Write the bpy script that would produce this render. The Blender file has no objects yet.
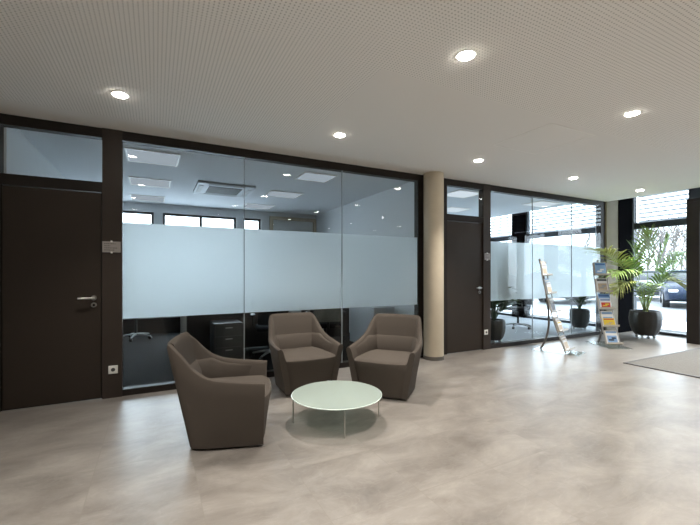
import bpy, bmesh, math, random
from mathutils import Vector, Matrix
R = math.radians
PI = math.pi
random.seed(7)
scn = bpy.context.scene
COL = scn.collection

# ------------------------------------------------------------------ key sizes
YW = 4.73          # front face of the glazed partition
ZC = 2.85          # ceiling height
XF = 9.65          # facade plane
YB = 9.40          # back of the offices
XL, YS = -3.2, -5.2
XE = 8.66          # edge of the suspended ceiling in the lobby

# ------------------------------------------------------------------ materials
def new_mat(name):
    m = bpy.data.materials.new(name); m.use_nodes = True
    nt = m.node_tree; nt.nodes.clear()
    out = nt.nodes.new('ShaderNodeOutputMaterial')
    return m, nt, out

def pbr(name, col, rough=.5, metal=0., spec=.5, noise=0., nscale=20., bump=0., bscale=200., coat=0., sheen=0.):
    m, nt, out = new_mat(name)
    b = nt.nodes.new('ShaderNodeBsdfPrincipled')
    nt.links.new(b.outputs[0], out.inputs[0])
    b.inputs['Roughness'].default_value = rough
    b.inputs['Metallic'].default_value = metal
    b.inputs['Specular IOR Level'].default_value = spec
    b.inputs['Coat Weight'].default_value = coat
    b.inputs['Sheen Weight'].default_value = sheen
    c4 = (*col, 1)
    tc = nt.nodes.new('ShaderNodeTexCoord')
    n = nt.nodes.new('ShaderNodeTexNoise'); n.inputs['Scale'].default_value = nscale
    n.inputs['Detail'].default_value = 3
    nt.links.new(tc.outputs['Object'], n.inputs['Vector'])
    r = nt.nodes.new('ShaderNodeMix'); r.data_type = 'RGBA'
    k = noise
    r.inputs['A'].default_value = (col[0]*(1-k), col[1]*(1-k), col[2]*(1-k), 1)
    r.inputs['B'].default_value = (min(1, col[0]*(1+k)), min(1, col[1]*(1+k)), min(1, col[2]*(1+k)), 1)
    nt.links.new(n.outputs['Fac'], r.inputs['Factor'])
    nt.links.new(r.outputs['Result'], b.inputs['Base Color'])
    if bump > 0:
        n2 = nt.nodes.new('ShaderNodeTexNoise'); n2.inputs['Scale'].default_value = bscale
        nt.links.new(tc.outputs['Object'], n2.inputs['Vector'])
        bp = nt.nodes.new('ShaderNodeBump'); bp.inputs['Strength'].default_value = bump
        bp.inputs['Distance'].default_value = .01
        nt.links.new(n2.outputs['Fac'], bp.inputs['Height'])
        nt.links.new(bp.outputs[0], b.inputs['Normal'])
    return m

def emis(name, col, s):
    m, nt, out = new_mat(name)
    e = nt.nodes.new('ShaderNodeEmission'); e.inputs[0].default_value = (*col, 1); e.inputs[1].default_value = s
    nt.links.new(e.outputs[0], out.inputs[0])
    return m

def glass_mat(name, tint, ior=1.5, rough=0.):
    m, nt, out = new_mat(name)
    t = nt.nodes.new('ShaderNodeBsdfTransparent'); t.inputs[0].default_value = (*tint, 1)
    g = nt.nodes.new('ShaderNodeBsdfGlossy'); g.inputs['Roughness'].default_value = rough
    f = nt.nodes.new('ShaderNodeFresnel'); f.inputs[0].default_value = ior
    mx = nt.nodes.new('ShaderNodeMixShader')
    geo = nt.nodes.new('ShaderNodeNewGeometry')      # one reflecting face per sheet
    fac = math_node(nt, 'MULTIPLY', f.outputs[0], math_node(nt, 'SUBTRACT', 1., geo.outputs['Backfacing']))
    nt.links.new(fac, mx.inputs[0]); nt.links.new(t.outputs[0], mx.inputs[1])
    nt.links.new(g.outputs[0], mx.inputs[2]); nt.links.new(mx.outputs[0], out.inputs[0])
    return m

def frost_mat(name, tint, clear=.12, diff=.3):
    m, nt, out = new_mat(name)
    t = nt.nodes.new('ShaderNodeBsdfRefraction'); t.inputs[0].default_value = (*tint, 1)
    t.inputs['Roughness'].default_value = .85; t.inputs['IOR'].default_value = 1.25
    tl = nt.nodes.new('ShaderNodeBsdfTranslucent'); tl.inputs[0].default_value = (*tint, 1)
    d = nt.nodes.new('ShaderNodeBsdfDiffuse'); d.inputs[0].default_value = (*tint, 1)
    a = nt.nodes.new('ShaderNodeMixShader'); a.inputs[0].default_value = diff
    nt.links.new(tl.outputs[0], a.inputs[1]); nt.links.new(d.outputs[0], a.inputs[2])
    b = nt.nodes.new('ShaderNodeMixShader'); b.inputs[0].default_value = clear
    nt.links.new(a.outputs[0], b.inputs[1]); nt.links.new(t.outputs[0], b.inputs[2])
    nt.links.new(b.outputs[0], out.inputs[0])
    return m

def math_node(nt, op, a=None, b=None):
    n = nt.nodes.new('ShaderNodeMath'); n.operation = op
    for i, v in enumerate((a, b)):
        if v is None: continue
        if isinstance(v, (int, float)): n.inputs[i].default_value = v
        else: nt.links.new(v, n.inputs[i])
    return n.outputs[0]

def ceiling_mat():
    m, nt, out = new_mat('perforated_plaster')
    b = nt.nodes.new('ShaderNodeBsdfPrincipled'); nt.links.new(b.outputs[0], out.inputs[0])
    b.inputs['Roughness'].default_value = .85
    b.inputs['Specular IOR Level'].default_value = .2
    tc = nt.nodes.new('ShaderNodeTexCoord'); s = nt.nodes.new('ShaderNodeSeparateXYZ')
    nt.links.new(tc.outputs['Object'], s.inputs[0])
    P = .0255
    def cell(o):
        a = math_node(nt, 'DIVIDE', o, P)
        a = math_node(nt, 'FRACT', a)
        a = math_node(nt, 'SUBTRACT', a, .5)
        return math_node(nt, 'MULTIPLY', a, a)
    d = math_node(nt, 'ADD', cell(s.outputs[0]), cell(s.outputs[1]))
    hole = math_node(nt, 'LESS_THAN', d, .034)
    # plain plaster border beside the partition and the entrance
    f1 = math_node(nt, 'MULTIPLY', math_node(nt, 'LESS_THAN', s.outputs[1], 4.35), math_node(nt, 'LESS_THAN', s.outputs[0], 1.5))
    f2 = math_node(nt, 'MULTIPLY', math_node(nt, 'LESS_THAN', s.outputs[1], 2.4), math_node(nt, 'LESS_THAN', s.outputs[0], 8.3))
    field = math_node(nt, 'MAXIMUM', f1, f2)
    mx = nt.nodes.new('ShaderNodeMix'); mx.data_type = 'RGBA'
    mx.inputs['A'].default_value = (.80, .775, .735, 1); mx.inputs['B'].default_value = (.36, .345, .32, 1)
    nt.links.new(hole, mx.inputs['Factor'])
    m2 = nt.nodes.new('ShaderNodeMix'); m2.data_type = 'RGBA'; m2.inputs['A'].default_value = (.755, .73, .692, 1)
    nt.links.new(field, m2.inputs['Factor']); nt.links.new(mx.outputs['Result'], m2.inputs['B']); nt.links.new(m2.outputs['Result'], b.inputs['Base Color'])
    return m

def floor_mat():
    m, nt, out = new_mat('stone_tile')
    b = nt.nodes.new('ShaderNodeBsdfPrincipled'); nt.links.new(b.outputs[0], out.inputs[0])
    tc = nt.nodes.new('ShaderNodeTexCoord'); s = nt.nodes.new('ShaderNodeSeparateXYZ')
    nt.links.new(tc.outputs['Object'], s.inputs[0])
    def edge(o, ph, p, w):
        a = math_node(nt, 'SUBTRACT', o, ph); a = math_node(nt, 'DIVIDE', a, p)
        a = math_node(nt, 'FRACT', a); a = math_node(nt, 'SUBTRACT', a, .5); a = math_node(nt, 'ABSOLUTE', a)
        return math_node(nt, 'GREATER_THAN', a, .5 - w/p/2)
    ex = edge(s.outputs[0], .235, .6, .006); ey = edge(s.outputs[1], .05, .6, .006)
    g = math_node(nt, 'MAXIMUM', ex, ey)
    # per tile offset
    def idx(o, ph, p):
        a = math_node(nt, 'SUBTRACT', o, ph); a = math_node(nt, 'DIVIDE', a, p); return math_node(nt, 'FLOOR', a)
    cb = nt.nodes.new('ShaderNodeCombineXYZ')
    nt.links.new(idx(s.outputs[0], .235, .6), cb.inputs[0]); nt.links.new(idx(s.outputs[1], .05, .6), cb.inputs[1])
    wn = nt.nodes.new('ShaderNodeTexWhiteNoise'); nt.links.new(cb.outputs[0], wn.inputs['Vector'])
    va = nt.nodes.new('ShaderNodeVectorMath'); va.operation = 'MULTIPLY_ADD'
    nt.links.new(wn.outputs['Color'], va.inputs[0]); va.inputs[1].default_value = (.12, .12, .12); nt.links.new(tc.outputs['Object'], va.inputs[2])
    mp = nt.nodes.new('ShaderNodeMapping'); mp.inputs['Rotation'].default_value = (0, 0, .5); mp.inputs['Scale'].default_value = (1, 2.0, 1)
    nt.links.new(va.outputs[0], mp.inputs['Vector'])
    n1 = nt.nodes.new('ShaderNodeTexNoise'); n1.inputs['Scale'].default_value = 1.7; n1.inputs['Detail'].default_value = 12
    n1.inputs['Roughness'].default_value = .68; n1.inputs['Distortion'].default_value = .5
    nt.links.new(mp.outputs[0], n1.inputs['Vector'])
    cr = nt.nodes.new('ShaderNodeValToRGB')
    cr.color_ramp.elements[0].position = .28; cr.color_ramp.elements[0].color = (.138, .123, .110, 1)
    cr.color_ramp.elements[1].position = .72; cr.color_ramp.elements[1].color = (.305, .283, .256, 1)
    e = cr.color_ramp.elements.new(.5); e.color = (.220, .200, .180, 1)
    nt.links.new(n1.outputs['Fac'], cr.inputs[0])
    n3 = nt.nodes.new('ShaderNodeTexNoise'); n3.inputs['Scale'].default_value = 4.; n3.inputs['Detail'].default_value = 6; n3.inputs['Distortion'].default_value = .5
    nt.links.new(mp.outputs[0], n3.inputs['Vector'])
    v = math_node(nt, 'SUBTRACT', n3.outputs['Fac'], .5); v = math_node(nt, 'ABSOLUTE', v); v = math_node(nt, 'LESS_THAN', v, .012)
    v = math_node(nt, 'MULTIPLY', v, .07)
    m1 = nt.nodes.new('ShaderNodeMix'); m1.data_type = 'RGBA'; m1.inputs['B'].default_value = (.42, .40, .37, 1)
    nt.links.new(v, m1.inputs['Factor']); nt.links.new(cr.outputs[0], m1.inputs['A'])
    m2 = nt.nodes.new('ShaderNodeMix'); m2.data_type = 'RGBA'; m2.inputs['B'].default_value = (.20, .18, .155, 1)
    gf = math_node(nt, 'MULTIPLY', g, .5)
    nt.links.new(gf, m2.inputs['Factor']); nt.links.new(m1.outputs['Result'], m2.inputs['A'])
    nt.links.new(m2.outputs['Result'], b.inputs['Base Color'])
    rr = nt.nodes.new('ShaderNodeMapRange'); rr.inputs['To Min'].default_value = .26; rr.inputs['To Max'].default_value = .42
    nt.links.new(n1.outputs['Fac'], rr.inputs['Value']); nt.links.new(rr.outputs[0], b.inputs['Roughness'])
    b.inputs['Specular IOR Level'].default_value = .55
    return m

M = dict(
    panel_lit=emis('ceiling_panel_lit', (.85, .93, 1.), .75),
    ledge=pbr('pale_ledge', (.42, .39, .34), .4),
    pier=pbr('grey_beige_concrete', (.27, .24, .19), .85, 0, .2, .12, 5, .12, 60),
    rackleg=pbr('grey_rack_leg', (.22, .20, .185), .4, .4),
    rear=pbr('grey_rear_wall', (.10, .095, .09), .8, 0, .2, .03, 6),
    floor=floor_mat(), ceil=ceiling_mat(),
    frame=pbr('dark_bronze_metal', (.020, .016, .0135), .5, .0, .25, .08),
    black=pbr('black_metal', (.006, .006, .007), .9, .0, .0),
    door=pbr('dark_brown_door', (.036, .027, .021), .5, 0, .28, .06, 3),
    post=pbr('brown_post', (.042, .032, .026), .5, 0, .28, .06, 3),
    facade=pbr('anthracite_aluminium', (.035, .040, .048), .4, .2, .5),
    facade_light=pbr('grey_aluminium', (.20, .22, .25), .4, .3, .5),
    glass=glass_mat('clear_glass', (.95, .97, .975), 1.42),
    glass_out=glass_mat('window_glass', (.95, .97, .97)),
    frost=frost_mat('frosted_film', (.96, .99, .995), .36, .20),
    seal=pbr('clear_silicone_joint', (.30, .34, .36), .4),
    wall=pbr('white_wall', (.62, .61, .58), .9, 0, .2, .03, 6),
    wallw=pbr('white_office_wall', (.70, .72, .73), .9, 0, .2, .03, 6),
    oceil=pbr('office_ceiling', (.66, .68, .70), .9, 0, .2, .02, 6),
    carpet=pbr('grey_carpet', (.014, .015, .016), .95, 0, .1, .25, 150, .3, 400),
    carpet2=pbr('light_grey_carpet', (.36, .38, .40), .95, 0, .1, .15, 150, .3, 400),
    mat=pbr('entrance_mat', (.20, .195, .185), .97, 0, .1, .3, 220, .4, 500),
    matedge=pbr('mat_edge', (.10, .10, .10), .6),
    concrete=pbr('beige_concrete', (.52, .455, .35), .8, 0, .25, .10, 5, .12, 60),
    base=pbr('column_base_ring', (.13, .12, .105), .6),
    fabric=pbr('taupe_fabric', (.098, .083, .071), .95, 0, .08, .12, 350, .25, 900),
    tabletop=None,
    steel=pbr('brushed_steel', (.55, .54, .52), .28, 1.),
    chrome=pbr('satin_chrome', (.70, .69, .67), .2, 1.),
    silver=pbr('silver_paint', (.42, .40, .38), .4, .5),
    plastic=pbr('white_plastic', (.78, .78, .74), .4),
    grey=pbr('grey_plastic', (.32, .33, .33), .5),
    darkplastic=pbr('black_plastic', (.015, .016, .017), .5),
    ink=pbr('dark_lettering', (.07, .065, .06), .6),
    plate=pbr('silver_sign_plate', (.36, .33, .31), .35, .2),
    acryl=glass_mat('clear_acrylic', (.88, .92, .92), 1.22, .12),
    pot=pbr('dark_pot', (.030, .028, .025), .45, 0, .5, .35, 9, .3, 25),
    soil=pbr('soil', (.05, .035, .025), .95, 0, .1, .4, 60, .6, 90),
    palm=pbr('palm_leaf', (.20, .33, .06), .45, 0, .5, .35, 12),
    palm2=pbr('pale_palm_leaf', (.42, .45, .14), .5, 0, .4, .3, 12),
    stem=pbr('palm_stem', (.12, .15, .05), .6, 0, .3, .3, 30),
    dleaf=pbr('dark_leaf', (.035, .075, .03), .45, 0, .5, .35, 12),
    slat=pbr('blind_slat', (.36, .38, .40), .45, .3),
    snow=pbr('snow', (.75, .77, .80), .8, 0, .2, .04, 2, .3, 6),
    gravel=pbr('gravel', (.14, .14, .14), .95, 0, .1, .45, 60, .7, 70),
    paving=pbr('wet_paving', (.20, .21, .22), .6, 0, .3, .2, 4),
    bark=pbr('bare_bark', (.13, .118, .11), .9, 0, .1, .3, 14),
    carpaint=pbr('dark_blue_car_paint', (.02, .03, .055), .35, .2, .2),
    carpaint2=pbr('silver_car_paint', (.14, .15, .16), .3, .3, .3),
    carpaint3=pbr('black_car_paint', (.01, .011, .013), .35, .2, .2),
    carglass=pbr('car_glass', (.015, .02, .025), .15, 0, .2),
    rubber=pbr('tyre_rubber', (.02, .02, .02), .8),
    lamp=pbr('car_lamp', (.8, .8, .8), .15, .2),
    redlamp=pbr('red_lamp', (.4, .02, .02), .2),
    hedge=pbr('hedge_green', (.05, .07, .03), .9, 0, .1, .5, 8, .5, 14),
    officewhite=pbr('white_furniture', (.40, .43, .45), .5),
    officegrey=pbr('grey_furniture', (.05, .053, .053), .5),
    officedark=pbr('dark_desk', (.015, .014, .014), .4),
    darkfabric=pbr('black_upholstery', (.018, .018, .020), .9, 0, .15),
    mesh=pbr('grey_mesh_back', (.15, .15, .13), .8, 0, .2, .35, 60, .3, 80),
    lightlens=emis('downlight_lens', (1., .95, .86), 80.),
    panel=emis('ceiling_panel_glow', (.80, .90, 1.), .38),
    paper=pbr('white_paper', (.75, .75, .72), .6),
    m_blue=pbr('print_blue', (.06, .16, .42), .4), m_sky=pbr('print_light_blue', (.25, .42, .68), .4),
    m_red=pbr('print_red', (.55, .05, .04), .4), m_yel=pbr('print_yellow', (.75, .55, .05), .4),
    m_dark=pbr('print_dark', (.03, .035, .05), .4), m_tan=pbr('print_tan', (.50, .40, .28), .4),
    m_grey=pbr('print_grey', (.33, .34, .36), .4), m_white=pbr('print_white', (.80, .80, .80), .4),
    m_green=pbr('print_green', (.10, .28, .15), .4),
    stand=pbr('beige_rack_panel', (.52, .46, .39), .45, .1),
)
def tabletop_mat():
    m, nt, out = new_mat('frosted_green_glass')
    b = nt.nodes.new('ShaderNodeBsdfPrincipled'); b.inputs['Base Color'].default_value = (.50, .57, .525, 1)
    b.inputs['Roughness'].default_value = .22; b.inputs['Specular IOR Level'].default_value = .6
    t = nt.nodes.new('ShaderNodeBsdfTransparent'); t.inputs[0].default_value = (.85, .93, .89, 1)
    mx = nt.nodes.new('ShaderNodeMixShader'); mx.inputs[0].default_value = .45
    nt.links.new(b.outputs[0], mx.inputs[1]); nt.links.new(t.outputs[0], mx.inputs[2]); nt.links.new(mx.outputs[0], out.inputs[0])
    return m
M['tabletop'] = tabletop_mat()
M['tableedge'] = pbr('polished_glass_edge', (.72, .82, .77), .2)

# ------------------------------------------------------------------ mesh helpers
class MB:
    def __init__(s): s.bm = bmesh.new()
    def box(s, x0, x1, y0, y1, z0, z1, mat=None):
        vs = [s.bm.verts.new((x, y, z)) for x in (x0, x1) for y in (y0, y1) for z in (z0, z1)]
        for f in ((0,1,3,2),(4,6,7,5),(0,4,5,1),(2,3,7,6),(0,2,6,4),(1,5,7,3)):
            s.bm.faces.new([vs[i] for i in f])
        if mat is not None: bmesh.ops.transform(s.bm, matrix=mat, verts=vs)
        return s
    def tube(s, pts, rad, n=8, cap=True, mat=None):
        pts = [Vector(p) for p in pts]
        if not isinstance(rad, (list, tuple)): rad = [rad]*len(pts)
        rings = []; up = None; allv = []
        for i, p in enumerate(pts):
            t = (pts[min(i+1, len(pts)-1)] - pts[max(i-1, 0)]).normalized()
            if up is None:
                a = Vector((0, 0, 1)) if abs(t.z) < .9 else Vector((1, 0, 0))
            else: a = up
            u = (a - t*a.dot(t)).normalized(); up = u; w = t.cross(u)
            rg = [s.bm.verts.new(p + (u*math.cos(2*PI*k/n) + w*math.sin(2*PI*k/n))*rad[i]) for k in range(n)]
            rings.append(rg); allv += rg
        for a, b in zip(rings, rings[1:]):
            for k in range(n): s.bm.faces.new((a[k], a[(k+1) % n], b[(k+1) % n], b[k]))
        if cap:
            s.bm.faces.new(list(reversed(rings[0]))); s.bm.faces.new(rings[-1])
        if mat is not None: bmesh.ops.transform(s.bm, matrix=mat, verts=allv)
        return s
    def lathe(s, prof, n=32, c=(0, 0, 0), mat=None, mod=None):
        rings = []; allv = []
        for (r, z) in prof:
            if r < 1e-6:
                v = s.bm.verts.new((c[0], c[1], c[2]+z)); rings.append([v]); allv.append(v)
            else:
                rg = []
                for k in range(n):
                    rr = r if mod is None else r*mod(k, z)
                    rg.append(s.bm.verts.new((c[0]+rr*math.cos(2*PI*k/n), c[1]+rr*math.sin(2*PI*k/n), c[2]+z)))
                rings.append(rg); allv += rg
        for a, b in zip(rings, rings[1:]):
            if len(a) == 1 and len(b) == 1: continue
            for k in range(n):
                k2 = (k+1) % n
                if len(a) == 1: s.bm.faces.new((a[0], b[k2], b[k]))
                elif len(b) == 1: s.bm.faces.new((a[k], a[k2], b[0]))
                else: s.bm.faces.new((a[k], a[k2], b[k2], b[k]))
        if mat is not None: bmesh.ops.transform(s.bm, matrix=mat, verts=allv)
        return s
    def cyl(s, x, y, z0, z1, r, n=24, mat=None):
        return s.lathe([(0, z0), (r, z0), (r, z1), (0, z1)], n, (x, y, 0), mat)
    def build(s, name, mat, parent=None, smooth=False, bevel=0., seg=2, sub=0, recalc=True):
        if recalc: bmesh.ops.recalc_face_normals(s.bm, faces=s.bm.faces)
        me = bpy.data.meshes.new(name); s.bm.to_mesh(me); s.bm.free()
        o = bpy.data.objects.new(name, me); COL.objects.link(o)
        me.materials.append(mat)
        if parent is not None: o.parent = parent
        if smooth:
            for p in me.polygons: p.use_smooth = True
            me.set_sharp_from_angle(angle=R(38))
        if bevel > 0:
            b = o.modifiers.new('bevel', 'BEVEL'); b.width = bevel; b.segments = seg; b.limit_method = 'ANGLE'; b.angle_limit = R(35)
            if smooth is False:
                for p in me.polygons: p.use_smooth = True
                me.set_sharp_from_angle(angle=R(60))
        if sub:
            m = o.modifiers.new('sub', 'SUBSURF'); m.levels = sub; m.render_levels = sub
        return o

def empty(name, loc=(0, 0, 0), rz=0.):
    o = bpy.data.objects.new(name, None); COL.objects.link(o); o.empty_display_size = .1
    o.location = loc; o.rotation_euler = (0, 0, rz); return o
def tag(o, label, cat, group=None, kind=None):
    o['label'] = label; o['category'] = cat
    if group: o['group'] = group
    if kind: o['kind'] = kind
    return o
def struct(o, label=None, cat=None):
    o['kind'] = 'structure'
    if label: o['label'] = label
    if cat: o['category'] = cat
    return o
KIDS = {}
def copy_tree(o, parent=None):
    c = o.copy(); COL.objects.link(c); c.parent = parent
    for ch in [k for k in list(COL.objects) if k.parent == o]: copy_tree(ch, c)
    return c
def T(x, y, z): return Matrix.Translation((x, y, z))
def RX(a): return Matrix.Rotation(a, 4, 'X')
def RY(a): return Matrix.Rotation(a, 4, 'Y')
def RZ(a): return Matrix.Rotation(a, 4, 'Z')
def mbox(x0, x1, y0, y1, z0, z1): return MB().box(x0, x1, y0, y1, z0, z1)

# ------------------------------------------------------------------ shell
struct(mbox(XL-.2, XF+.06, YS-.2, YW+.03, -.12, 0).build('floor', M['floor']), 'large beige grey stone tiles across the lobby', 'floor')
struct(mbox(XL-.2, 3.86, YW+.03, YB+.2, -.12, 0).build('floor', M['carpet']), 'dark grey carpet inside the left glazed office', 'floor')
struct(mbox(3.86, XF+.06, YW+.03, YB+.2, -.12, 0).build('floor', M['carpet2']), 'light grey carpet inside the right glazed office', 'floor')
struct(mbox(XL-.2, XE, YS-.2, YW+.06, ZC, ZC+.06).build('ceiling', M['ceil']), 'perforated white plaster ceiling of the lobby', 'ceiling')
struct(mbox(XL-.2, 8.30, YW+.06, YB, ZC, ZC+.06).build('ceiling', M['oceil']), 'plain ceiling inside the offices', 'ceiling')
struct(mbox(XL-.4, XF+.25, YS-.4, YB+.4, 3.22, 3.5).build('ceiling', M['wallw']), 'raised ceiling recess along the facade', 'ceiling')
struct(mbox(XE-.05, XE, YS, YW+.06, ZC+.06, 3.22).build('trim_1', M['wallw']))
struct(mbox(8.25, 8.30, YW+.06, YB, ZC+.06, 3.22).build('trim_2', M['wallw']))
struct(mbox(XL-.2, XL, YS-.2, YB+.2, 0, 3.22).build('wall_left', M['wall']))
# rear wall of the lobby (behind the viewer), solid and darkened to cut bounce light
struct(mbox(XL, XF, YS-.2, YS, 0, 3.22).build('wall_rear', M['rear']))
# office walls
struct(mbox(-1.42, -1.30, YW+.1, YB, 0, ZC).build('wall_office_left', M['wallw']))
struct(mbox(3.80, 3.92, YW+.1, YB, 0, ZC).build('wall_office_middle', M['wallw']))
struct(mbox(XL, -1.32, YW, YW+.1, 0, ZC).build('wall_lobby_left', M['frame']))
# office back wall with window openings
ops = [(-1.1, -.04), (.14, 1.74), (1.90, 2.34), (4.6, 5.9), (6.2, 7.6)]
w = MB(); w.box(-1.42, XF, YB, YB+.2, 0, .35); w.box(-1.42, XF, YB, YB+.2, 2.66, 3.22)
xs = -1.42
for a, b in ops:
    w.box(xs, a, YB, YB+.2, .35, 2.66); xs = b
w.box(xs, XF, YB, YB+.2, .35, 2.66)
struct(w.build('wall_back', M['wallw']))
for i, (a, b) in enumerate(ops):
    f = MB(); t = .05
    f.box(a, b, YB+.06, YB+.12, .35, .35+t); f.box(a, b, YB+.06, YB+.12, 2.66-t, 2.66)
    f.box(a, a+t, YB+.06, YB+.12, .35+t, 2.66-t); f.box(b-t, b, YB+.06, YB+.12, .35+t, 2.66-t)
    if b-a > 1.2: f.box((a+b)/2-.03, (a+b)/2+.03, YB+.06, YB+.12, .35+t, 2.66-t)
    fo = struct(f.build('window_%d' % (10+i), M['officegrey']))
    mbox(a+t, b-t, YB+.085, YB+.095, .35+t, 2.66-t).build('pane', M['glass_out'], fo)
struct(mbox(-1.29, 3.79, YB-.16, YB-.001, .001, .335).build('trim_10', M['frame']), 'low dark strip added to darken the wall foot under the back windows of the left office', 'added strip')  # dark strip added to darken the pale wall above the carpet
# beige frame standing in for the lobby band mirrored in the glass
f = MB(); f.box(2.55, 3.79, YB-.06, YB, 2.66, 2.74); f.box(2.55, 3.79, YB-.06, YB, 2.26, 2.32)
f.box(2.55, 2.63, YB-.06, YB, 2.32, 2.66); f.box(3.72, 3.79, YB-.06, YB, 2.32, 2.66)
struct(f.build('trim_3', M['concrete']))

# ------------------------------------------------------------------ glazed partition
def partition_window(n, x0, x1, joints, label, z0=.07, z1=2.75, jl=0., jr=0., ztop=ZC, zfrost=(.83, 1.87), fx0=None, fx1=None):
    root = struct(empty('window_%d' % n, (x0, YW, 0)), label, 'window')
    f = MB()
    fx0 = x0 - jl; fx1 = x1 + jr
    f.box(fx0-x0, fx1-x0, 0, .10, z1, ztop); f.box(fx0-x0, fx1-x0, 0, .10, 0, z0)
    if jl: f.box(-jl, 0, 0, .10, z0, z1)
    if jr: f.box(x1-x0, x1-x0+jr, 0, .10, z0, z1)
    f.build('window_frame', M['frame'], root)
    edges = [x0]+joints+[x1]
    for a, b in zip(edges, edges[1:]):
        g = .0015
        p = mbox(a-x0+g, b-x0-g, .004, .016, z0+.001, z1-.001).build('pane', M['glass'], root)
        if zfrost: mbox(a-x0+.004, b-x0-.004, .0175, .0185, *zfrost).build('frosted_film', M['frost'], p)
    for j in joints:
        mbox(j-x0-.004, j-x0+.004, .001, .021, z0, z1).build('joint', M['seal'], root)
    return root
partition_window(1, -.32, 3.62, [.97, 2.31], 'wide glass partition of three panes with frosted band left of the round column', jl=0, jr=.13)
partition_window(2, 5.17, 8.46, [6.28, 7.46], 'glass partition with frosted band behind the leaflet racks', jl=0, jr=.15)
struct(mbox(-.50, -.32, YW-.012, YW+.10, 0, ZC-.001).build('trim_4', M['post']), 'brown post between left door and glass partition', 'post')
struct(mbox(5.00, 5.17, YW-.012, YW+.10, 0, ZC-.001).build('trim_5', M['post']), 'brown post between right door and glass partition', 'post')
struct(mbox(4.07, 4.20, YW, YW+.10, 0, ZC-.001).build('trim_6', M['frame']))
struct(mbox(3.75, 4.07, YW+.03, YW+.10, 0, ZC-.001).build('wall_behind_column', M['frame']))
# doors
def door(n, x0, x1, label):
    root = struct(empty('door_%d' % n, (x0, YW, 0)), label, 'door'); W = x1-x0
    mbox(.012, W-.012, .012, .055, .008, 2.165).build('door_leaf', M['door'], root, bevel=.003)
    f = MB(); f.box(0, W, .0, .10, 2.175, 2.28); f.box(0, W, 0, .10, 2.75, ZC-.001)
    f.box(0, .010, .02, .10, 0, 2.175); f.box(W-.010, W, .02, .10, 0, 2.175)
    f.build('door_frame', M['frame'], root)
    mbox(.002, W-.002, .004, .016, 2.281, 2.749).build('transom_pane', M['glass'], root)
    h = MB()
    hx = W-.075
    h.cyl(0, 0, 0, .012, .026, 24, T(hx, .012, 1.065) @ RX(PI/2))
    h.tube([(hx, .005, 1.065), (hx, -.045, 1.065), (hx-.012, -.055, 1.065), (hx-.13, -.055, 1.065)], .010, 10)
    h.build('door_handle', M['steel'], root, smooth=True)
    k = MB(); k.lathe([(.012, 0), (.026, 0), (.026, .010), (.012, .010), (.012, 0)], 24, mat=T(hx, .012, .99) @ RX(PI/2))
    k.build('lock_rose', M['steel'], root, smooth=True)
    k = MB(); k.cyl(0, 0, 0, .008, .0118, 16, T(hx, .012, .99) @ RX(PI/2)); k.build('lock_cylinder', M['black'], root)
    return root
door(1, -1.32, -.50, 'tall dark brown door with transom at the left edge')
door(2, 4.20, 5.00, 'dark brown door with transom right of the round column')

# ------------------------------------------------------------------ round columns
def column(x, y, label, r=.153):
    root = tag(empty('round_column', (x, y, 0)), label, 'column')
    MB().lathe([(0, .055), (r, .055), (r, ZC-.001), (0, ZC-.001)], 48).build('shaft', M['concrete'], root, smooth=True)
    MB().lathe([(0, 0), (r+.008, 0), (r+.008, .055), (0, .055)], 48).build('base_ring', M['base'], root, smooth=True)
    return root
c1 = column(3.815, 4.60, 'beige round concrete column between left glass partition and right brown door')
struct(mbox(8.612, 9.05, YW-.03, YW+.089, 0, 3.22).build('wall_pier', M['pier']), 'beige concrete pier behind the leaflet rack and palm', 'pier')

# ------------------------------------------------------------------ facade on the right
struct(mbox(8.61, XF, YW+.09, YW+.2, 0, 3.22).build('wall_facade_end', M['wallw']))
struct(mbox(9.05, XF-.08, YW-.05, YW+.089, 0, 3.22).build('trim_7', M['black']), 'black full-height panel between round column and window', 'panel')
def facade_window(n, y0, y1, label, zt=3.22, blind=True, zb=2.42, mull=(2.30, 2.43), post=.06, lmat='facade', side=None):
    root = struct(empty('window_%d' % n, (XF, y0, 0)), label, 'window'); L = y1-y0
    f = MB(); t = .055
    f.box(-.05, .06, 0, L, 0, .06); f.box(-.05, .06, 0, L, zt-.07, zt)
    f.box(-.05, .06, 0, L, *mull)
    f.box(-.05, .06, 0, t, .06, mull[0]); f.box(-.05, .06, L-t, L, .06, mull[0])
    f.box(-.05, .06, 0, t, mull[1], zt-.07); f.box(-.05, .06, L-t, L, mull[1], zt-.07)
    f.build('window_frame', M[lmat], root)
    mbox(0, .02, t, L-t, .06, mull[0]).build('lower_pane', M['glass_out'], root)
    mbox(0, .02, t, L-t, mull[1], zt-.07).build('upper_pane', M['glass_out'], root)
    return root
def blind(y0, y1, z0, z1, label, group='outdoor blinds above the facade windows'):
    root = tag(empty('venetian_blind', (XF+.16, y0, z1)), label, 'blind', group); L = y1-y0
    s = MB(); z = -.06
    while z > z0-z1+.03:
        s.box(-.04, .04, 0, L, -.0012, .0012, T(0, 0, z) @ RY(R(24)))
        z -= .095
    s.build('slats', M['slat'], root)
    mbox(-.04, .04, 0, L, -.05, 0).build('head_rail', M['facade_light'], root)
    mbox(-.03, .03, 0, L, z0-z1, z0-z1+.02).build('bottom_rail', M['facade_light'], root)
    for yy in (.15, L/2, L-.15): mbox(-.002, .002, yy-.002, yy+.002, z0-z1, 0).build('cord', M['grey'], root)
    return root
facade_window(3, 3.62, YW-.02, 'tall lobby window behind the potted palm')
struct(mbox(XF-.06, XF+.02, YW-.075, YW-.02, .06, 3.15).build('trim_8', M['facade_light']))
facade_window(4, 4.93, 7.46, 'wide window at the right of the right office')
facade_window(5, 7.90, YB, 'window at the far end of the right office')
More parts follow.
